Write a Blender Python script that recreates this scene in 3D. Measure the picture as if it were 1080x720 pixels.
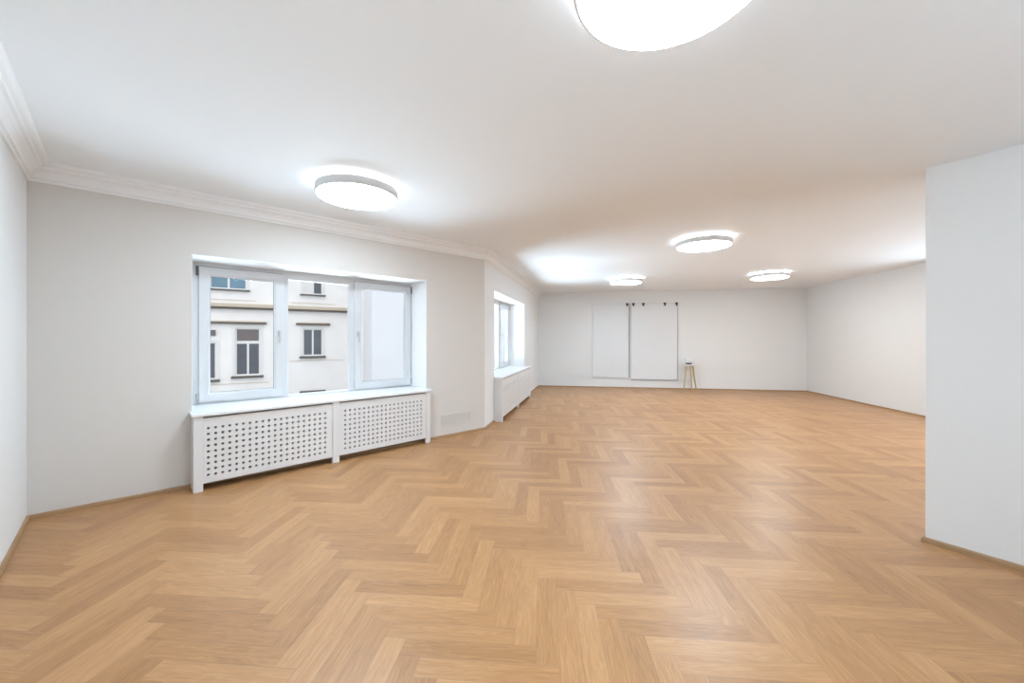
import bpy, bmesh, math, random
from mathutils import Vector, Matrix
random.seed(7)
S = bpy.context.scene
COL = S.collection
for o in list(bpy.data.objects): bpy.data.objects.remove(o)

# ------------------------------------------------------------------ camera
F, HOR, CH = 410.0, 357.5, 1.45          # focal length and horizon in pixels of a 1080x720 frame, eye height in metres
CEIL = 2.87
cd = bpy.data.cameras.new('camera'); cam = bpy.data.objects.new('camera', cd); COL.objects.link(cam)
cam.location = (0, 0, CH); cam.rotation_euler = (math.pi/2, 0, 0)
cd.sensor_width = 36; cd.lens = F/1080*36; cd.shift_y = -(360-HOR)/1080; cd.clip_start = .02; cd.clip_end = 300
S.camera = cam

# ------------------------------------------------------------------ colour and sky
LAMP_STRENGTH = 34.5
HALO_STRENGTH = 24
SKY_STRENGTH = 1.5
ADDED_LAMPS = [(6.3, 4.4)]
FILL_COLOR = (.62, .83, 1)
REAR_FILL_POWER, RIGHT_FILL_POWER = 2, 3     # area lights at the added windows outside the frame, watts per metre of width
REAR_UP_FILL, RIGHT_UP_FILL, NEAR_UP_FILL, FAR_UP_FILL = 60, 50, 0.5, 270     # area lights added to brighten the ceiling, in place of daylight off the street
S.view_settings.view_transform = 'Standard'; S.view_settings.look = 'None'
S.view_settings.gamma = 1; S.view_settings.use_curve_mapping = False
S.view_settings.exposure = 0.21
w = bpy.data.worlds.new('overcast_sky'); S.world = w; w.use_nodes = True
nt = w.node_tree; bgn = nt.nodes['Background']
tc = nt.nodes.new('ShaderNodeTexCoord'); sx = nt.nodes.new('ShaderNodeSeparateXYZ'); rp = nt.nodes.new('ShaderNodeValToRGB')
nt.links.new(tc.outputs['Generated'], sx.inputs[0]); nt.links.new(sx.outputs['Z'], rp.inputs[0]); nt.links.new(rp.outputs[0], bgn.inputs[0])
rp.color_ramp.elements[0].position = 0; rp.color_ramp.elements[0].color = (.78, .80, .83, 1)
rp.color_ramp.elements[1].position = .9; rp.color_ramp.elements[1].color = (.88, .94, 1.0, 1)
bgn.inputs['Strength'].default_value = SKY_STRENGTH

# ------------------------------------------------------------------ materials
def mat(name, col, rough=.5, metal=0, bump=0, bscale=40, var=0, vscale=3, spec=.5, coat=0):
    m = bpy.data.materials.new(name); m.use_nodes = True
    n = m.node_tree; b = n.nodes['Principled BSDF']
    b.inputs['Base Color'].default_value = (*col, 1); b.inputs['Roughness'].default_value = rough
    b.inputs['Metallic'].default_value = metal; b.inputs['Specular IOR Level'].default_value = spec
    b.inputs['Coat Weight'].default_value = coat
    t = n.nodes.new('ShaderNodeTexCoord')
    nz = n.nodes.new('ShaderNodeTexNoise'); nz.inputs['Scale'].default_value = vscale; nz.inputs['Detail'].default_value = 4
    n.links.new(t.outputs['Object'], nz.inputs['Vector'])
    mx = n.nodes.new('ShaderNodeMix'); mx.data_type = 'RGBA'
    mx.inputs[6].default_value = (*[c*(1-var) for c in col], 1); mx.inputs[7].default_value = (*[min(1, c*(1+var)) for c in col], 1)
    n.links.new(nz.outputs['Fac'], mx.inputs[0]); n.links.new(mx.outputs[2], b.inputs['Base Color'])
    if bump:
        n2 = n.nodes.new('ShaderNodeTexNoise'); n2.inputs['Scale'].default_value = bscale; n2.inputs['Detail'].default_value = 6
        n.links.new(t.outputs['Object'], n2.inputs['Vector'])
        bp = n.nodes.new('ShaderNodeBump'); bp.inputs['Strength'].default_value = bump; bp.inputs['Distance'].default_value = .002
        n.links.new(n2.outputs['Fac'], bp.inputs['Height']); n.links.new(bp.outputs[0], b.inputs['Normal'])
    return m

M = {}
M['wall'] = mat('white_wall_paint', (.85, .85, .845), .75, bump=.15, bscale=120, var=.006, vscale=1.2, spec=.25)
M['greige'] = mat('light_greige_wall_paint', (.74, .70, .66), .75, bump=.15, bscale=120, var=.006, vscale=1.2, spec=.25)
M['ceil'] = mat('white_ceiling_paint', (.92, .945, .965), .85, bump=.1, bscale=120, var=.004, vscale=1, spec=.2)
M['trim'] = mat('white_cornice_paint', (.90, .90, .90), .6, var=.006)
M['lacquer'] = mat('white_lacquer', (.80, .785, .78), .38, var=.008)
M['board'] = mat('white_board_lacquer', (.86, .865, .87), .3, var=.006)
M['pvc'] = mat('white_window_plastic', (.70, .705, .715), .35, var=.006)
M['gasket'] = mat('grey_gasket', (.16, .17, .19), .6, var=.05)
M['steel'] = mat('brushed_handle_metal', (.55, .55, .57), .35, metal=.9, var=.03)
M['hinge'] = mat('dark_hinge', (.10, .10, .11), .5, var=.05)
M['lampbody'] = mat('white_lamp_housing', (.72, .71, .70), .45, var=.01)
M['dark'] = mat('black_plastic', (.03, .03, .035), .4, var=.1)
M['panel'] = mat('white_panel', (.80, .81, .82), .45, var=.005)
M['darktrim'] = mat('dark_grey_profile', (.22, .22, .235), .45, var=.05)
M['stoolwood'] = mat('pale_leg_wood', (.52, .38, .20), .5, var=.15, vscale=14)
M['render'] = mat('weathered_render', (.90, .875, .85), .9, bump=.4, bscale=12, var=.09, vscale=1.1)
M['render2'] = mat('pale_smooth_render', (.74, .74, .765), .9, bump=.2, bscale=9, var=.02, vscale=.6)
M['render3'] = mat('grey_render', (.52, .51, .525), .9, bump=.2, bscale=9, var=.03, vscale=.6)
M['stainband'] = mat('stained_stone', (.62, .53, .42), .9, bump=.4, bscale=12, var=.18, vscale=1.6)
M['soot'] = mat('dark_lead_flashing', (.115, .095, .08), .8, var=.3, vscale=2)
M['sillgrey'] = mat('dark_stone_sill', (.14, .13, .12), .85, var=.3, vscale=3)
M['casing'] = mat('white_casement_paint', (.80, .79, .77), .6, var=.03)
M['asphalt'] = mat('street_asphalt', (.42, .42, .43), .95, bump=.5, bscale=30, var=.08)

def glass(name, tint=(1, 1, 1)):
    m = bpy.data.materials.new(name); m.use_nodes = True; n = m.node_tree; n.nodes.remove(n.nodes['Principled BSDF'])
    o = n.nodes['Material Output']; tr = n.nodes.new('ShaderNodeBsdfTransparent'); gl = n.nodes.new('ShaderNodeBsdfGlossy')
    tr.inputs[0].default_value = (*tint, 1); gl.inputs['Roughness'].default_value = 0
    fr = n.nodes.new('ShaderNodeFresnel'); fr.inputs[0].default_value = 1.3
    mx = n.nodes.new('ShaderNodeMixShader'); ge = n.nodes.new('ShaderNodeNewGeometry'); ml = n.nodes.new('ShaderNodeMath'); ml.operation = 'MULTIPLY'; sb = n.nodes.new('ShaderNodeMath'); sb.operation = 'SUBTRACT'; sb.inputs[0].default_value = 1
    n.links.new(ge.outputs['Backfacing'], sb.inputs[1]); n.links.new(fr.outputs[0], ml.inputs[0]); n.links.new(sb.outputs[0], ml.inputs[1]); n.links.new(ml.outputs[0], mx.inputs[0]); n.links.new(tr.outputs[0], mx.inputs[1]); n.links.new(gl.outputs[0], mx.inputs[2])
    n.links.new(mx.outputs[0], o.inputs[0]); return m
M['glass'] = glass('clear_window_glass', (.985, .99, .99))
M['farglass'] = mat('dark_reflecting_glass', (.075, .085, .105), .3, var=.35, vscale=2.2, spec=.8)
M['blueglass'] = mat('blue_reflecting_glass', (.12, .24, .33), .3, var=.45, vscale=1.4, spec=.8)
M['blind'] = mat('grey_blind', (.20, .175, .175), .8, var=.06, vscale=5)

def emis(name, col, s, edge=None):
    m = bpy.data.materials.new(name); m.use_nodes = True; n = m.node_tree
    b = n.nodes['Principled BSDF']; b.inputs['Base Color'].default_value = (.9, .9, .9, 1)
    b.inputs['Emission Color'].default_value = (*col, 1); b.inputs['Emission Strength'].default_value = s; b.inputs['Roughness'].default_value = .5
    return m
M['diffuser'] = emis('glowing_diffuser', (.69, .86, 1), LAMP_STRENGTH)
M['halo'] = emis('glowing_rear_ring', (.78, .90, 1), HALO_STRENGTH)
M['warm_diffuser'] = emis('warm_glowing_diffuser', (.86, .90, .90), LAMP_STRENGTH)

def wood_floor():
    m = bpy.data.materials.new('oak_herringbone'); m.use_nodes = True; n = m.node_tree; N = n.nodes; Lk = n.links
    b = N['Principled BSDF']
    def math_(op, a, c=None, d=None):
        x = N.new('ShaderNodeMath'); x.operation = op
        for i, v in enumerate((a, c, d)):
            if v is None: continue
            if isinstance(v, (int, float)): x.inputs[i].default_value = v
            else: Lk.new(v, x.inputs[i])
        return x.outputs[0]
    W, n_ = .105, 6.0
    tc = N.new('ShaderNodeTexCoord'); mp = N.new('ShaderNodeMapping'); mp.vector_type = 'POINT'
    mp.inputs['Rotation'].default_value = (0, 0, math.radians(4.5)); mp.inputs['Location'].default_value = (.03, .05, 0)
    Lk.new(tc.outputs['Object'], mp.inputs[0])
    sp = N.new('ShaderNodeSeparateXYZ'); Lk.new(mp.outputs[0], sp.inputs[0])
    U = math_('DIVIDE', sp.outputs[0], W); V = math_('DIVIDE', math_('MULTIPLY', sp.outputs[1], -1.0), W)
    i = math_('FLOOR', U); j = math_('FLOOR', V); fu = math_('SUBTRACT', U, i); fv = math_('SUBTRACT', V, j)
    df = math_('SUBTRACT', i, j); q = math_('FLOOR', math_('DIVIDE', df, 2*n_)); k = math_('SUBTRACT', df, math_('MULTIPLY', q, 2*n_))
    hz = math_('LESS_THAN', k, n_ - .5)                 # 1: board lies along u
    inv = math_('SUBTRACT', 1.0, hz)
    along_h = math_('ADD', k, fu)                        # 0..n
    # vertical board in column i: k runs n..2n-1 as j falls
    along_v = math_('ADD', math_('SUBTRACT', 2*n_ - 1, k), fv)
    def sel(a, c): return math_('ADD', math_('MULTIPLY', a, hz), math_('MULTIPLY', c, inv))
    al = sel(along_h, along_v); ac = sel(fv, fu)
    idr = sel(j, i)
    cmb = N.new('ShaderNodeCombineXYZ'); Lk.new(idr, cmb.inputs[0]); Lk.new(q, cmb.inputs[1]); Lk.new(hz, cmb.inputs[2])
    wn = N.new('ShaderNodeTexWhiteNoise'); wn.noise_dimensions = '3D'; Lk.new(cmb.outputs[0], wn.inputs[0])
    ws = N.new('ShaderNodeSeparateColor'); Lk.new(wn.outputs['Color'], ws.inputs[0])
    r1, r2, r3 = ws.outputs[0], ws.outputs[1], ws.outputs[2]
    # grain coordinates, stretched along the board
    gx = math_('ADD', math_('MULTIPLY', al, .16), math_('MULTIPLY', r1, 57.0)); gy = math_('ADD', math_('MULTIPLY', ac, 1.3), math_('MULTIPLY', r2, 31.0))
    gc = N.new('ShaderNodeCombineXYZ'); Lk.new(gx, gc.inputs[0]); Lk.new(gy, gc.inputs[1])
    g1 = N.new('ShaderNodeTexNoise'); g1.inputs['Scale'].default_value = 1.6; g1.inputs['Detail'].default_value = 5; g1.inputs['Distortion'].default_value = .7
    Lk.new(gc.outputs[0], g1.inputs[0])
    fx = math_('ADD', math_('MULTIPLY', al, .35), math_('MULTIPLY', r2, 91.0)); fy = math_('MULTIPLY', ac, 9.0)
    fc = N.new('ShaderNodeCombineXYZ'); Lk.new(fx, fc.inputs[0]); Lk.new(fy, fc.inputs[1]); Lk.new(r3, fc.inputs[2])
    g2 = N.new('ShaderNodeTexNoise'); g2.inputs['Scale'].default_value = 2.0; g2.inputs['Detail'].default_value = 4
    Lk.new(fc.outputs[0], g2.inputs[0])
    rings = math_('SINE', math_('MULTIPLY', g1.outputs['Fac'], 46.0))
    t = math_('ADD', math_('ADD', .13, math_('MULTIPLY', r1, .32)), math_('ADD', math_('MULTIPLY', g1.outputs['Fac'], .30), math_('ADD', math_('SUBTRACT', math_('MULTIPLY', g2.outputs['Fac'], .62), .13), math_('MULTIPLY', rings, .055))))
    cr = N.new('ShaderNodeValToRGB'); e = cr.color_ramp.elements
    e[0].position = .20; e[0].color = (.28, .122, .041, 1); e[1].position = 1.0; e[1].color = (.615, .335, .15, 1)
    x = cr.color_ramp.elements.new(.6); x.color = (.455, .226, .086, 1)
    Lk.new(t, cr.inputs[0])
    # joints
    ea = math_('MINIMUM', ac, math_('SUBTRACT', 1.0, ac)); eb = math_('MINIMUM', al, math_('SUBTRACT', n_, al))
    ed = math_('MINIMUM', ea, eb)
    gap = N.new('ShaderNodeMapRange'); gap.inputs['From Min'].default_value = .004; gap.inputs['From Max'].default_value = .016
    Lk.new(ed, gap.inputs['Value'])
    mx = N.new('ShaderNodeMix'); mx.data_type = 'RGBA'; mx.inputs[6].default_value = (.33, .19, .10, 1)
    Lk.new(gap.outputs[0], mx.inputs[0]); Lk.new(cr.outputs[0], mx.inputs[7]); Lk.new(mx.outputs[2], b.inputs['Base Color'])
    rr = math_('ADD', .34, math_('MULTIPLY', g2.outputs['Fac'], .12)); Lk.new(rr, b.inputs['Roughness'])
    b.inputs['Specular IOR Level'].default_value = .6; b.inputs['Coat Weight'].default_value = .12; b.inputs['Coat Roughness'].default_value = .27
    bp = N.new('ShaderNodeBump'); bp.inputs['Strength'].default_value = .25; bp.inputs['Distance'].default_value = .0008
    hh = math_('ADD', math_('MULTIPLY', g2.outputs['Fac'], .25), gap.outputs[0]); Lk.new(hh, bp.inputs['Height']); Lk.new(bp.outputs[0], b.inputs['Normal'])
    return m
M['floor'] = wood_floor()
M['basewood'] = mat('oak_skirting', (.40, .235, .115), .45, var=.12, vscale=6)

# ------------------------------------------------------------------ helpers
def link(name, bm, m, parent=None, smooth=False, kind=None, bevel=0):
    me = bpy.data.meshes.new(name)
    bmesh.ops.recalc_face_normals(bm, faces=bm.faces[:])
    if smooth:
        for f in bm.faces: f.smooth = True
    bm.to_mesh(me); bm.free(); me.materials.append(m)
    o = bpy.data.objects.new(name, me); COL.objects.link(o)
    if parent: o.parent = parent; o.matrix_parent_inverse = Matrix.Identity(4)
    if kind: o['kind'] = kind
    if bevel:
        bv = o.modifiers.new('bevel', 'BEVEL'); bv.width = bevel; bv.segments = 2; bv.limit_method = 'ANGLE'
        bv.harden_normals = False
    return o
def tag(o, label, cat, group=None):
    o['label'] = label; o['category'] = cat
    if group: o['group'] = group
    return o
def empty(name, loc, rz=0, kind=None):
    o = bpy.data.objects.new(name, None); COL.objects.link(o); o.location = loc; o.rotation_euler = (0, 0, rz)
    o.empty_display_size = .1
    if kind: o['kind'] = kind
    return o
def box(bm, x0, x1, y0, y1, z0, z1):
    v = [bm.verts.new(p) for p in ((x0,y0,z0),(x1,y0,z0),(x1,y1,z0),(x0,y1,z0),(x0,y0,z1),(x1,y0,z1),(x1,y1,z1),(x0,y1,z1))]
    for q in ((0,3,2,1),(4,5,6,7),(0,1,5,4),(1,2,6,5),(2,3,7,6),(3,0,4,7)): bm.faces.new([v[i] for i in q])
def prism(bm, pts, z0, z1):
    a = [bm.verts.new((x, y, z0)) for x, y in pts]; b = [bm.verts.new((x, y, z1)) for x, y in pts]
    bm.faces.new(a[::-1]); bm.faces.new(b); n = len(pts)
    for i in range(n): bm.faces.new((a[i], a[(i+1) % n], b[(i+1) % n], b[i]))
def lathe(bm, prof, seg=48, cx=0, cy=0, cap=True):
    rings = [[bm.verts.new((cx+r*math.cos(2*math.pi*k/seg), cy+r*math.sin(2*math.pi*k/seg), z)) for k in range(seg)] for r, z in prof]
    for a, b in zip(rings, rings[1:]):
        for k in range(seg): bm.faces.new((a[k], a[(k+1) % seg], b[(k+1) % seg], b[k]))
    if cap: bm.faces.new(rings[0][::-1]); bm.faces.new(rings[-1])
def tube(bm, p, q, r0, r1, seg=10):
    p = Vector(p); q = Vector(q); d = (q-p).normalized(); up = Vector((0,0,1)) if abs(d.z) < .9 else Vector((1,0,0))
    a = d.cross(up).normalized(); c = d.cross(a)
    A_ = [bm.verts.new(p+(a*math.cos(t)+c*math.sin(t))*r0) for t in [2*math.pi*k/seg for k in range(seg)]]
    B_ = [bm.verts.new(q+(a*math.cos(t)+c*math.sin(t))*r1) for t in [2*math.pi*k/seg for k in range(seg)]]
    bm.faces.new(A_); bm.faces.new(B_[::-1])
    for k in range(seg): bm.faces.new((A_[k], A_[(k+1) % seg], B_[(k+1) % seg], B_[k]))
def holed(bm, u0, u1, z0, z1, v0, v1, holes):
    """a slab in local (u, v, z) with rectangular openings (ua, ub, za, zb)"""
    us = sorted(set([u0, u1] + [h[k] for h in holes for k in (0, 1)])); zs = sorted(set([z0, z1] + [h[k] for h in holes for k in (2, 3)]))
    solid = {}
    for i in range(len(us)-1):
        for j in range(len(zs)-1):
            cu = (us[i]+us[i+1])/2; cz = (zs[j]+zs[j+1])/2
            solid[i, j] = not any(h[0] < cu < h[1] and h[2] < cz < h[3] for h in holes)
    V = {}
    def v(i, j, k):
        if (i, j, k) not in V: V[i, j, k] = bm.verts.new((us[i], (v0, v1)[k], zs[j]))
        return V[i, j, k]
    for (i, j), s in solid.items():
        if not s: continue
        bm.faces.new((v(i,j,0), v(i+1,j,0), v(i+1,j+1,0), v(i,j+1,0))); bm.faces.new((v(i,j,1), v(i,j+1,1), v(i+1,j+1,1), v(i+1,j,1)))
        if not solid.get((i-1, j)): bm.faces.new((v(i,j,0), v(i,j+1,0), v(i,j+1,1), v(i,j,1)))
        if not solid.get((i+1, j)): bm.faces.new((v(i+1,j,0), v(i+1,j,1), v(i+1,j+1,1), v(i+1,j+1,0)))
        if not solid.get((i, j-1)): bm.faces.new((v(i,j,0), v(i,j,1), v(i+1,j,1), v(i+1,j,0)))
        if not solid.get((i, j+1)): bm.faces.new((v(i,j+1,0), v(i+1,j+1,0), v(i+1,j+1,1), v(i,j+1,1)))

# ------------------------------------------------------------------ floor plan (metres, camera above the origin, looking along +Y)
A = Vector((-3.897, 3.121)); B = Vector((-.443, 6.258)); C = Vector((.815, 11.938)); D = Vector((8.125, 10.712))
E = D + (Vector((7.645, 7.206))-D).normalized()*12.2
P = Vector((2.961, 2.785)); Q = P + (Vector((3.202, 2.431))-P).normalized()*5.2
R0 = A + Vector((.709, -.705))*5.3       # the near end of the return wall, behind the camera
def ang(a, b): d = b-a; return math.atan2(d.y, d.x)
def wall(name, a, b, holes=(), thick=.45, z0=0, z1=CEIL, ext0=0, ext1=0, m='wall', inner=None):
    """inner face runs a->b with the room on its right; the slab grows to the left"""
    r = empty_free = None
    bm = bmesh.new(); L = (b-a).length
    holed(bm, -ext0, L+ext1, z0, z1, 0, thick, list(holes))
    o = link(name, bm, M[m], kind='structure'); o.location = (a.x, a.y, 0); o.rotation_euler = (0, 0, ang(a, b)); return o

WIN1 = (1.023, 3.615, .70, 2.287); WIN2 = (.584, 3.46, .74, 2.31)
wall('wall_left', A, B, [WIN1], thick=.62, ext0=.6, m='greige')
wall('wall_far_left', B, C, [WIN2], thick=.475, ext1=.5)
wall('wall_back', C, D, thick=.3, ext1=.3)
wall('wall_near_left', R0, A, thick=.4, ext0=.4)
Rr = Vector((E.x, R0.y)); RL = (R0-Rr).length
def fill_window_wall(wname, a, b, opens, n0, power, lname, **kw):
    """a wall outside the frame, with added windows and area lights that fill the room"""
    wall(wname, a, b, opens, thick=.3, **kw)
    d = (b-a).normalized(); n = Vector((-d.y, d.x))
    for k, h in enumerate(opens):
        root = empty('window_%d' % (k+n0), (a.x, a.y, 0), ang(a, b), kind='structure'); m_ = (h[0]+h[1])/2  # unseen windows, added to let more light into the room
        bm = bmesh.new(); holed(bm, h[0], h[1], h[2], h[3], .1, .16, [(h[0]+.07, m_-.05, h[2]+.07, h[3]-.07), (m_+.05, h[1]-.07, h[2]+.07, h[3]-.07)]); link('window_frame', bm, M['pvc'], root)
        p = a+d*m_+n*.95; wd = h[1]-h[0]
        ld = bpy.data.lights.new(lname, 'AREA'); ld.shape = 'RECTANGLE'; ld.size = wd; ld.size_y = 1.3; ld.energy = power*wd; ld.color = FILL_COLOR
        lo = bpy.data.objects.new(lname, ld); COL.objects.link(lo); lo.location = (p.x, p.y, 1.0)
        lo.rotation_euler = Vector((n.x, n.y, -.62)).to_track_quat('Z', 'Y').to_euler()
def up_fill(lname, a, b, h, power, out=.62, z=.35, size=.9, tilt=-1.6, widen=0):  # unseen area light below a window, added to throw light onto the ceiling
    d = (b-a).normalized(); n = Vector((-d.y, d.x)); p = a+d*(h[0]+h[1])/2+n*(out+size/2); wd = h[1]-h[0]+widen
    ld = bpy.data.lights.new(lname, 'AREA'); ld.shape = 'RECTANGLE'; ld.size = wd; ld.size_y = size; ld.energy = power*(h[1]-h[0]); ld.color = FILL_COLOR
    lo = bpy.data.objects.new(lname, ld); COL.objects.link(lo); lo.location = (p.x, p.y, z)
    lo.rotation_euler = Vector((n.x, n.y, tilt)).to_track_quat('Z', 'Y').to_euler()
for h in [(1.4, 3.0), (4.2, min(5.8, RL-.3))]: up_fill('rear_up_fill', Rr, R0, h, REAR_UP_FILL, .3)
for h in [(4.3, 6.6), (7.4, 9.7)]: up_fill('right_up_fill', D, E, h, RIGHT_UP_FILL, .3)
up_fill('near_up_fill', A, B, WIN1, NEAR_UP_FILL, 1.9, -.35, 3.0, -1.0, .6)
up_fill('far_up_fill', B, C, WIN2, FAR_UP_FILL, 1.9, -.25, 3.0, -.9, .6)
fill_window_wall('wall_rear', Rr, R0, [(1.4, 3.0, .8, 2.4), (4.2, min(5.8, RL-.3), .8, 2.4)], 3, REAR_FILL_POWER, 'rear_fill', ext0=.3, ext1=.1)
fill_window_wall('wall_right', D, E, [(4.3, 6.6, .7, 2.45), (7.4, 9.7, .7, 2.45)], 5, RIGHT_FILL_POWER, 'right_fill')
# the partition on the right: a free-standing slab ending in a plain edge
bm = bmesh.new(); holed(bm, 0, (Q-P).length, 0, CEIL, 0, .28, []); o = link('wall_partition', bm, M['wall'], kind='structure', bevel=.006)
dpq = (Q-P).normalized(); o.location = (P.x, P.y, 0); o.rotation_euler = (0, 0, math.atan2(dpq.y, dpq.x))

bm = bmesh.new(); prism(bm, [(-5.5, -1.6), (9.2, -1.6), (9.2, 13.2), (.2, 13.2), (-1.6, 6.9), (-5.5, 3.6)], -.12, 0); link('floor', bm, M['floor'], kind='structure')
def drop(x, y):          # the ceiling dips softly towards the head of the partition
    q = Vector((x, y))-P; u = q.dot(dpq); d = q.dot(Vector((dpq.y, -dpq.x)))
    sm = lambda t: (lambda t: t*t*(3-2*t))(max(0, min(1, t)))
    return .2*sm(1-(abs(d)-.0)/1.7)*sm(1+(u+.1)/1.6)
bm = bmesh.new(); nx, ny = 74, 74; X0, X1, Y0, Y1 = -5.5, 9.3, -1.6, 13.2
V = [[bm.verts.new((X0+(X1-X0)*i/nx, Y0+(Y1-Y0)*j/ny, CEIL-drop(X0+(X1-X0)*i/nx, Y0+(Y1-Y0)*j/ny))) for j in range(ny+1)] for i in range(nx+1)]
for i in range(nx):
    for j in range(ny):
        if -1.35*(X0+(X1-X0)*(i+1)/nx)+1.9 < -99: continue
        x_, y_ = X0+(X1-X0)*(i+.5)/nx, Y0+(Y1-Y0)*(j+.5)/ny
        q = Vector((x_, y_)); dl = (B-A).normalized(); dn = (q-A).dot(Vector((-dl.y, dl.x))); dm = (C-B).normalized(); dk = (q-B).dot(Vector((-dm.y, dm.x)))
        if dn > .35 and dk > .35: continue          # outside the two window walls
        bm.faces.new((V[i][j], V[i][j+1], V[i+1][j+1], V[i+1][j]))
for v_ in [v for v in bm.verts if not v.link_faces]: bm.verts.remove(v_)
up = bmesh.ops.extrude_face_region(bm, geom=bm.faces[:])
for v_ in [g for g in up['geom'] if isinstance(g, bmesh.types.BMVert)]: v_.co.z = CEIL+.25
link('ceiling', bm, M['ceil'], kind='structure', smooth=False)
for p_ in bpy.data.objects['ceiling'].data.polygons: p_.use_smooth = p_.normal.z < -.9

# ------------------------------------------------------------------ cornice and skirting, swept with mitres
def sweep(name, path, prof, m, closed=False, kind='structure', smooth=False):
    """path of 2D points with the room on the right, prof = (offset into the room, z)"""
    bm = bmesh.new(); rows = []
    for i, p in enumerate(path):
        d0 = (path[i]-path[i-1]).normalized() if i else (path[1]-path[0]).normalized()
        d1 = (path[i+1]-path[i]).normalized() if i < len(path)-1 else d0
        n0 = Vector((d0.y, -d0.x)); n1 = Vector((d1.y, -d1.x)); nn = (n0+n1)/(1+n0.dot(n1))
        rows.append([bm.verts.new((p.x+nn.x*q, p.y+nn.y*q, z)) for q, z in prof])
    for a, b in zip(rows, rows[1:]):
        for k in range(len(prof)): bm.faces.new((a[k], a[(k+1) % len(prof)], b[(k+1) % len(prof)], b[k]))
    bm.faces.new(rows[0]); bm.faces.new(rows[-1][::-1])
    return link(name, bm, m, kind=kind)
cz = CEIL
cprof = [(0, cz), (0, cz-.145), (.016, cz-.145), (.02, cz-.128), (.034, cz-.122), (.038, cz-.1), (.05, cz-.078), (.072, cz-.058), (.09, cz-.052), (.094, cz-.034), (.112, cz-.028), (.125, cz-.018), (.13, cz)]
sweep('trim_1', [R0, A, B, C], cprof, M['trim'])
bprof = [(0, .0), (0, .034), (.01, .034), (.017, .026), (.02, 0)]
sweep('baseboard_near_left', [R0, A, B], bprof, M['basewood'])
sweep('baseboard_far_left', [B, C], bprof, M['basewood'])
sweep('baseboard_back', [C, D], bprof, M['basewood'])
sweep('baseboard_right', [D, E], bprof, M['basewood'])
sweep('baseboard_partition', [P - Vector((-dpq.y, dpq.x))*-.28, P, Q], bprof, M['basewood'])

# ------------------------------------------------------------------ windows (local frame: u along the wall, v outward, z up)
def ring(bm, u0, u1, z0, z1, v0, v1, w):
    holed(bm, u0, u1, z0, z1, v0, v1, [(u0+w, u1-w, z0+w, z1-w)])
def window(name, a, b, opening, sashes, fixed, v):
    """sashes: (u0,u1,handle side); fixed: (u0,u1)"""
    root = empty(name, (a.x, a.y, 0), ang(a, b), kind='structure')
    u0, u1, z0, z1 = opening; zb = z0+.045
    bm = bmesh.new()
    holes = [(s[0]+.03, s[1]-.03, zb+.045, z1-.075) for s in sashes] + [(fixed[0]+.055, fixed[1]-.055, zb+.014, z1-.105)]
    holed(bm, u0, u1, z0, z1, v, v+.07, holes)
    link('window_frame', bm, M['pvc'], root, bevel=.004)
    bm = bmesh.new(); g0, g1 = fixed[0]+.05, fixed[1]-.05
    box(bm, g0, g1, v+.03, v+.045, zb+.01, z1-.10); p = link('pane', bm, M['glass'], root)
    for s0, s1, side in sashes:
        za, zt = zb+.02, z1-.05
        bm = bmesh.new(); ring(bm, s0, s1, za, zt, v-.022, v+.045, .088)
        sa = link('sash', bm, M['pvc'], root, bevel=.006)
        bm = bmesh.new(); ring(bm, s0+.084, s1-.084, za+.084, zt-.084, v-.012, v+.005, .016)
        link('glazing_bead', bm, M['pvc'], sa, bevel=.004)
        bm = bmesh.new(); ring(bm, s0+.098, s1-.098, za+.098, zt-.098, v-.0, v+.004, .005)
        link('gasket', bm, M['gasket'], sa)
        bm = bmesh.new(); box(bm, s0+.095, s1-.095, v+.006, v+.02, za+.095, zt-.095); link('pane', bm, M['glass'], sa)
        # handle
        hu = s1-.045 if side > 0 else s0+.045; hz = (za+zt)/2+.02
        bm = bmesh.new(); box(bm, hu-.014, hu+.014, v-.034, v-.0225, hz-.035, hz+.035)
        tube(bm, (hu, v-.034, hz+.01), (hu, v-.062, hz+.01), .008, .008); 
        tube(bm, (hu, v-.062, hz+.02), (hu, v-.064, hz-.115), .0095, .007)
        link('handle', bm, M['steel'], sa, bevel=.002)
        ku = s0-.012 if side > 0 else s1+.012
        for kz in (za+.0, zt-.1):
            bm = bmesh.new(); tube(bm, (ku, v-.016, kz), (ku, v-.016, kz+.1), .011, .011, 12); link('hinge', bm, M['hinge'] if kz > 1 else M['steel'], sa)
        # dark strip standing in for the shadow between sash and frame above the sash
        bm = bmesh.new(); box(bm, s0+.005, s1-.005, v-.003, v-.0005, zt+.001, zt+.006); link('shadow_joint', bm, M['gasket'], sa)
    bm = bmesh.new()          # white plaster lining of the recess
    for x0, x1, y0, y1 in ((u0, u0+.006, z0, z1), (u1-.006, u1, z0, z1), (u0, u1, z1-.006, z1)): box(bm, x0, x1, -.0015, v-.0005, y0, y1)
    link('reveal_lining', bm, M['trim'], root)
    # outside ledge
    bm = bmesh.new(); prism(bm, [(u0, v+.07), (u1, v+.07), (u1, v+.20), (u0, v+.20)], zb-.03, zb+.005); link('outer_ledge', bm, M['pvc'], root)
    return root
window('window_1', A, B, WIN1, [(1.103, 1.906, 1), (2.759, 3.596, -1)], (1.906, 2.749), .45)
window('window_2', B, C, WIN2, [(.66, 1.54, 1), (2.52, 3.44, -1)], (1.54, 2.52), .40)
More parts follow.
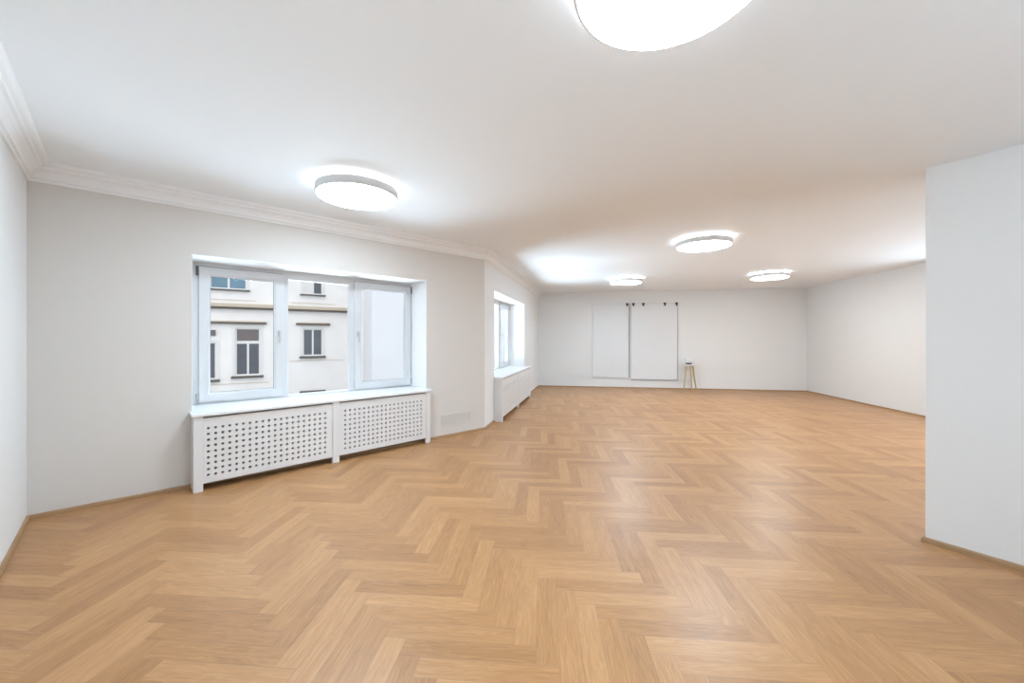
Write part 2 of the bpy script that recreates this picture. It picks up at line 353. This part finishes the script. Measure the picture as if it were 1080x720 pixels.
for nm, (a, b), wn, v in (('daylight_1', (A, B), WIN1, .58), ('daylight_2', (B, C), WIN2, .54)):
    ld = bpy.data.lights.new(nm, 'AREA'); ld.shape = 'RECTANGLE'; ld.size = wn[1]-wn[0]; ld.size_y = wn[3]-wn[2]; ld.cycles.is_portal = True
    lo = bpy.data.objects.new(nm, ld); COL.objects.link(lo); d = (b-a).normalized(); n = Vector((-d.y, d.x))
    p = a + d*(wn[0]+wn[1])/2 + n*v; lo.location = (p.x, p.y, (wn[2]+wn[3])/2)
    lo.rotation_euler = Vector((n.x, n.y, 0)).to_track_quat('Z', 'Y').to_euler()

# ------------------------------------------------------------------ perforated radiator covers
def perforated(bm, u0, u1, z0, z1, v0, v1, uf, ul, nc, zf, zl, nr, r):
    pu = (ul-uf)/(nc-1); pz = (zl-zf)/(nr-1); gu0, gu1, gz0, gz1 = uf-pu/2, ul+pu/2, zf-pz/2, zl+pz/2
    K = 12; us = []
    for c in range(nc):
        for k in range(nr):
            cx, cy = uf+c*pu, zf+k*pz; ci, so = [], []
            for t in range(K):
                a = 2*math.pi*(t+.5)/K; x, y = math.cos(a), math.sin(a); s = 1/max(abs(x), abs(y))
                ci.append((cx+r*x, cy+r*y)); so.append((cx+x*s*pu/2, cy+y*s*pz/2))
            # keep the cell square by snapping the samples nearest the corners
            for qx, qy in ((1,1),(-1,1),(-1,-1),(1,-1)):
                pt = (cx+qx*pu/2, cy+qy*pz/2); bi = min(range(K), key=lambda t: (so[t][0]-pt[0])**2+(so[t][1]-pt[1])**2); so[bi] = pt
            f0 = [bm.verts.new((x, v0, y)) for x, y in ci]; f1 = [bm.verts.new((x, v0, y)) for x, y in so]; b0 = [bm.verts.new((x, v1, y)) for x, y in ci]; b1 = [bm.verts.new((x, v1, y)) for x, y in so]
            for t in range(K):
                s = (t+1) % K
                bm.faces.new((f0[t], f1[t], f1[s], f0[s])); bm.faces.new((f0[t], f0[s], b0[s], b0[t])); bm.faces.new((b0[t], b0[s], b1[s], b1[t]))
    holed(bm, u0, u1, z0, z1, v0, v1, [(gu0, gu1, gz0, gz1)])

def cover(label, a, b, depthL, depthR, posts, panels, board_z, boardpts, holes, side_u):
    """a->b is the front line; local v runs back towards the wall"""
    root = empty('radiator_cover', (a.x, a.y, 0), ang(a, b)); tag(root, label, 'radiator cover')
    for u0, u1, dep in posts:
        bm = bmesh.new(); box(bm, u0, u1, 0, .04, 0, board_z-.002); link('post', bm, M['lacquer'], root, bevel=.003)
    for (u0, u1), (uf, ul, nc) in zip(panels, holes):
        bm = bmesh.new(); perforated(bm, u0+.001, u1-.001, .073, board_z-.02, .008, .024, uf, ul, nc, .147, .596, 9, .0124)
        link('perforated_panel', bm, M['lacquer'], root)
        bm = bmesh.new(); box(bm, u0+.001, u1-.001, .0241, .04, board_z-.06, board_z-.003); link('shadow_strip', bm, M['gasket'], root)  # dark strip in place of the shadow line under the top board
    bm = bmesh.new(); box(bm, .02, posts[-1][1]-.02, .041, .045, .075, board_z-.004); link('inner_shade', bm, M['darktrim'], root)  # dark sheet added behind the holes to stand in for the shade inside
    for u, dep, s in side_u:
        bm = bmesh.new(); box(bm, min(u, u+s*.018), max(u, u+s*.018), .041, dep, .0, board_z-.002); link('side_panel', bm, M['lacquer'], root, bevel=.002)
    bm = bmesh.new(); prism(bm, boardpts, board_z, board_z+.03); link('top_board', bm, M['board'], root, bevel=.007)
    return root
def to_local(o, a, b):       # world 2D point -> the front-line frame
    d = (b-a).normalized(); n = Vector((-d.y, d.x)); q = o-a; return (q.dot(d), q.dot(n))
def on(a, b, u, v):          # wall frame -> world
    d = (b-a).normalized(); n = Vector((-d.y, d.x)); return a+d*u+n*v
FL = Vector((-2.989, 3.647)); FR = Vector((-1.146, 5.464))
W1 = lambda u, v: to_local(on(A, B, u, v), FL, FR)
pts = [(-.014, -.018), (2.61, -.018), W1(3.675, .004), W1(3.613, .004), W1(3.613, .45), W1(1.025, .45), W1(1.025, .004), W1(.985, .004)]
pts[2] = (2.61, W1(3.64, .002)[1]); pts[-1] = (-.014, W1(1.0, .002)[1])
cover('long white perforated radiator cover under the nearer window', FL, FR, .21, .1,
      [(0, .073, .2), (1.263, 1.338, .15), (2.517, 2.588, .1)], [(.073, 1.263), (1.338, 2.517)], .713,
      pts, [(.112, 1.18, 20), (1.408, 2.443, 19)], [(0.0, W1(1.0, -.002)[1]-.01, 1), (2.588, W1(3.64, -.002)[1]-.01, -1)])
a2 = on(B, C, .57, -.15); b2 = on(B, C, 3.52, -.15)
cover('white perforated radiator cover under the farther, obliquely seen window', a2, b2, .15, .15,
      [(0, .075, .15), (1.44, 1.515, .15), (2.875, 2.95, .15)], [(.075, 1.44), (1.515, 2.875)], .755,
      [(-.02, -.018), (2.99, -.018), (2.99, .147), (2.886, .147), (2.886, .55), (.018, .55), (.018, .147), (-.02, .147)],
      [(.125, 1.37, 23), (1.575, 2.82, 23)], [(0, .147, 1), (2.95, .147, -1)])

# vent plate low on the wall
root = empty('vent_cover', (A.x, A.y, 0), ang(A, B)); tag(root, 'flat wall-coloured vent cover low on the wall between the windows', 'vent cover')
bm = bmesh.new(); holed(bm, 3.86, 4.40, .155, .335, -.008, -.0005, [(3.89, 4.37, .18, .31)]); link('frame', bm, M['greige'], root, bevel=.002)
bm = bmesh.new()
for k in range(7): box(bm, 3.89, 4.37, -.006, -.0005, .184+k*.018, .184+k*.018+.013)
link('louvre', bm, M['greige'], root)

# ------------------------------------------------------------------ ceiling lamps
LH = .905*CH                      # diffuser height above the eye
LR = .274*LH
def make_lamp():
    r = empty('ceiling_lamp', (0, 0, CEIL))
    bot = CH+LH-CEIL             # about -0.108
    bm = bmesh.new(); lathe(bm, [(.19, 0), (.19, bot+.07)], 40); link('mount', bm, M['lampbody'], r, smooth=False)
    bm = bmesh.new(); lathe(bm, [(LR-.012, bot+.076), (LR-.002, bot+.074), (LR, bot+.066), (LR, bot+.006), (LR-.004, bot), (LR-.012, bot), (LR-.012, bot+.02), (.19, bot+.03), (.19, bot+.074), (LR-.012, bot+.074)], 72, cap=False)
    h = link('housing', bm, M['lampbody'], r, smooth=False)
    bm = bmesh.new(); lathe(bm, [(LR-.013, bot+.012), (LR-.016, bot-.001), (LR-.05, bot-.004), (.02, bot-.006)], 72); link('diffuser', bm, M['diffuser'], r, smooth=False)
    bm = bmesh.new(); lathe(bm, [(LR-.055, bot+.0755), (LR-.055, -.002), (LR-.06, -.002), (LR-.06, bot+.0755)], 72, cap=False); link('rear_light_ring', bm, M['halo'], r)
    return r
def copy_tree(o, parent=None):
    c = o.copy(); COL.objects.link(c)
    if parent: c.parent = parent
    for ch in o.children: copy_tree(ch, c)
    return c
def warm(o):             # the lamps of the right-hand alcove burn warmer
    for c in o.children:
        if c.name.startswith('diffuser'): c.material_slots[0].link = 'OBJECT'; c.material_slots[0].material = M['warm_diffuser']
lamps = [(.4476, 1.084, 'nearest round white ceiling lamp, cut off by the top edge of the photo'),
         (-1.093, 2.751, 'round white ceiling lamp near the cornice above the nearer window'),
         (2.072, 4.203, 'round white ceiling lamp in mid-room, right of centre'),
         (2.029, 6.926, 'round white ceiling lamp above the white wall panels at the back'),
         (4.214, 6.366, 'rightmost of the far round white ceiling lamps, towards the right wall')]
proto = make_lamp()
for k, (x, y, lab) in enumerate(lamps):
    o = proto if k == 0 else copy_tree(proto)
    o.location = (x*LH, y*LH, CEIL)
    if k == 4: warm(o)
    tag(o, lab, 'ceiling lamp', 'round ceiling lamps')

for x, y in ADDED_LAMPS:      # unseen lamp added behind the partition to light the alcove
    o = copy_tree(proto); o.location = (x, y, CEIL); warm(o); tag(o, 'round white ceiling lamp added unseen behind the partition to light the alcove', 'ceiling lamp', 'added lamps behind the partition')

# ------------------------------------------------------------------ back wall panels
th = ang(C, D)
def panel(u0, u1, z0, lab, clips, right):
    r = empty('wall_panel', (C.x, C.y, 0), th); tag(r, lab, 'panel', 'white panels on the back wall')
    bm = bmesh.new(); box(bm, u0, u1, -.036, -.002, z0, 2.49); link('board', bm, M['panel'], r, bevel=.003)
    bm = bmesh.new(); box(bm, u1+.001, u1+(.011 if right else .022), -.042, -.002, z0-.01, 2.49); link('edge_profile', bm, M['darktrim'], r)
    bm = bmesh.new(); box(bm, u0, u1+(.011 if right else .022), -.042, -.002, z0-.012, z0-.001); link('bottom_profile', bm, M['darktrim'] if right else M['lampbody'], r)
    bm = bmesh.new(); box(bm, u0, u1+.034, -.042, -.002, 2.491, 2.503); link('top_profile', bm, M['lampbody'], r)
    for u in clips:
        bm = bmesh.new(); box(bm, u-.034, u+.034, -.062, -.043, 2.45, 2.51); box(bm, u-.015, u+.015, -.07, -.043, 2.41, 2.455)
        link('clip', bm, M['dark'], r, bevel=.004)
panel(1.62, 2.67, .32, 'narrower white wall panel on the left, at its right edge one black clip', [2.62], False)
panel(2.74, 4.03, .27, 'wider white wall panel beside the stool, with four black clips on top', [2.80, 3.08, 3.68, 4.0], True)

# ------------------------------------------------------------------ stool with a small device
sc = on(C, D, 4.28, -.24)
st = empty('stool', (sc.x, sc.y, 0), th+.3); tag(st, 'small three-legged stool with pale wooden legs and round white top', 'stool')
bm = bmesh.new(); lathe(bm, [(.125, .70), (.145, .706), (.148, .735), (.14, .742)], 32); link('seat', bm, M['board'], st)
for a_ in (200, 262, -20):
    a_ = math.radians(a_); bm = bmesh.new(); tube(bm, (.10*math.cos(a_), .10*math.sin(a_), .716), (.20*math.cos(a_), .20*math.sin(a_), 0.0), .024, .017, 10); link('leg', bm, M['stoolwood'], st)
dv = empty('tabletop_device', (sc.x, sc.y, .742), th); tag(dv, 'small white box on a dark foot, standing on the stool', 'device')
bm = bmesh.new(); lathe(bm, [(.07, 0), (.085, .006), (.08, .03), (.05, .04)], 28); link('foot', bm, M['dark'], dv)
bm = bmesh.new(); box(bm, -.095, .095, -.07, .07, .041, .16); link('body', bm, M['panel'], dv, bevel=.015)

# ------------------------------------------------------------------ the street outside
ua, ub = Vector((-13.659, 20)), Vector((-13.659+.8494, 20+.5277))
fang = math.atan2(.5277, .8494)
bld = empty('apartment_building', (ua.x, ua.y, -8), fang); tag(bld, 'pale weathered old apartment house across the street, seen through the window', 'building')
Z = 8.0
wins = [(-.48, .60, -.42, 2.02, 'main'), (2.55, 3.55, .52, 2.03, 'pair'), (-1.52, .02, 3.97, 5.9, 'blue'), (2.58, 3.55, 3.93, 5.9, 'half'), (-2.35, -1.24, -.55, 1.3, 'main'),
        (-5.4, -4.3, -.42, 2.02, 'main'), (-5.4, -4.3, 3.95, 5.9, 'pair'), (-.5, .6, -5.2, -2.9, 'pair'), (2.55, 3.65, -5.2, -2.9, 'pair'), (-5.4,-4.3,-5.2,-2.9,'pair')]
bm = bmesh.new(); holed(bm, -14, 16, 0, 14.6, 0, .5, [(a_, b_, c_+Z, d_+Z) for a_, b_, c_, d_, _ in wins]); link('wall', bm, M['render'], bld)
bm = bmesh.new(); box(bm, -14, 16, .5, 8, 0, 14.6); link('core', bm, M['render'], bld)
bm = bmesh.new(); vs = [[bm.verts.new((u, v, z)) for v, z in ((-.45, 14.6), (-.45, 14.75), (4.2, 16.2), (8.4, 14.75), (8.4, 14.6))] for u in (-14.3, 16.3)]
for i in range(5): bm.faces.new((vs[0][i], vs[0][(i+1) % 5], vs[1][(i+1) % 5], vs[1][i]))
bm.faces.new(vs[0]); bm.faces.new(vs[1][::-1]); link('roof', bm, M['soot'], bld)
for a_, b_, c_, d_, kd in wins:
    c_ += Z; d_ += Z; w_ = .07; mid = (a_+b_)/2
    tr = d_-.72 if (d_-c_) > 2.2 else None
    bm = bmesh.new(); hs = []
    top = d_-w_
    if tr: hs.append((a_+w_, b_-w_, tr+.06, d_-w_)); top = tr-.09
    hs += [(a_+w_, mid-.045, c_+w_, top), (mid+.045, b_-w_, c_+w_, top)]
    holed(bm, a_, b_, c_, d_, .09, .17, hs); fr = link('window', bm, M['casing'], bld)
    for i_, h in enumerate(hs):
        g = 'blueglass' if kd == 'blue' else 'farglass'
        if tr and i_ == 0 and kd == 'main': g = 'blind'
        if kd == 'half' and i_ == 0: g = 'casing'
        bm = bmesh.new(); box(bm, h[0]-.01, h[1]+.01, .12, .15, h[2]-.01, h[3]+.01); link('pane', bm, M[g], fr)
    # surround and sill
    bm = bmesh.new(); holed(bm, a_-.12, b_+.12, c_-.02, d_+.12, -.035, .0, [(a_, b_, c_-.021, d_)]) if False else box(bm, a_-.12, a_-.005, -.035, 0, c_, d_+.1)
    box(bm, b_+.005, b_+.12, -.035, 0, c_, d_+.1); box(bm, a_-.12, b_+.12, -.04, 0, d_+.005, d_+.12); link('surround', bm, M['casing'], bld)
    bm = bmesh.new(); box(bm, a_-.16, b_+.14, -.16, .06, c_-.13 if c_ < Z+2 else c_-.085, c_-.01); link('sill', bm, M['sillgrey'], bld, bevel=.01)
def band(u0, u1, z0, z1, dep, m, nm): 
    bm = bmesh.new(); box(bm, u0, u1, -dep, 0, z0+Z, z1+Z); return link(nm, bm, M[m], bld)
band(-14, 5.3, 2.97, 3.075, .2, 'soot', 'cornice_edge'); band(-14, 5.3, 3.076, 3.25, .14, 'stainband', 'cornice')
for u0, u1 in ((-2.7, .87), (2.22, 3.91)):
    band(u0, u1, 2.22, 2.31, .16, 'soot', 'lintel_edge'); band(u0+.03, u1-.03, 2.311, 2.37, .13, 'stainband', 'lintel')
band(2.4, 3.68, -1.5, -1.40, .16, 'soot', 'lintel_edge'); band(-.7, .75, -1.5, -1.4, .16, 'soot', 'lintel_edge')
band(-14, 16, .23, .255, .02, 'stainband', 'string_course') if False else band(1.9, 4.6, .255, .275, .03, 'stainband', 'string_course')
band(-2.6, 1.0, -.83, -.80, .03, 'stainband', 'string_course'); band(-1.5, .4, 3.42, 3.445, .03, 'stainband', 'string_course')
band(2.0, 4.2, 3.42, 3.44, .03, 'stainband', 'string_course')
bm = bmesh.new(); box(bm, -1.52, -1.27, -.12, 0, 1.62+Z, 1.9+Z); link('wall_box', bm, M['sillgrey'], bld)

nb = empty('apartment_building', (0, 0, -8)); tag(nb, 'plain pale building close by, its blank corner seen through the right-hand sash', 'building')
bm = bmesh.new(); prism(bm, [(-5.77, 16), (.3, 16.6), (.3, 20.6), (-7.62, 20)], 0, 15); link('wall', bm, M['render2'], nb)
bm = bmesh.new(); prism(bm, [(-5.9, 15.9), (.3, 16.5), (.3, 20.8), (-7.8, 20.2)], 15, 15.3); link('roof_edge', bm, M['soot'], nb)
bm = bmesh.new(); prism(bm, [(-60, -20), (40, -20), (40, 70), (-60, 70)], -8.3, -8); link('street', bm, M['asphalt'], kind='structure')
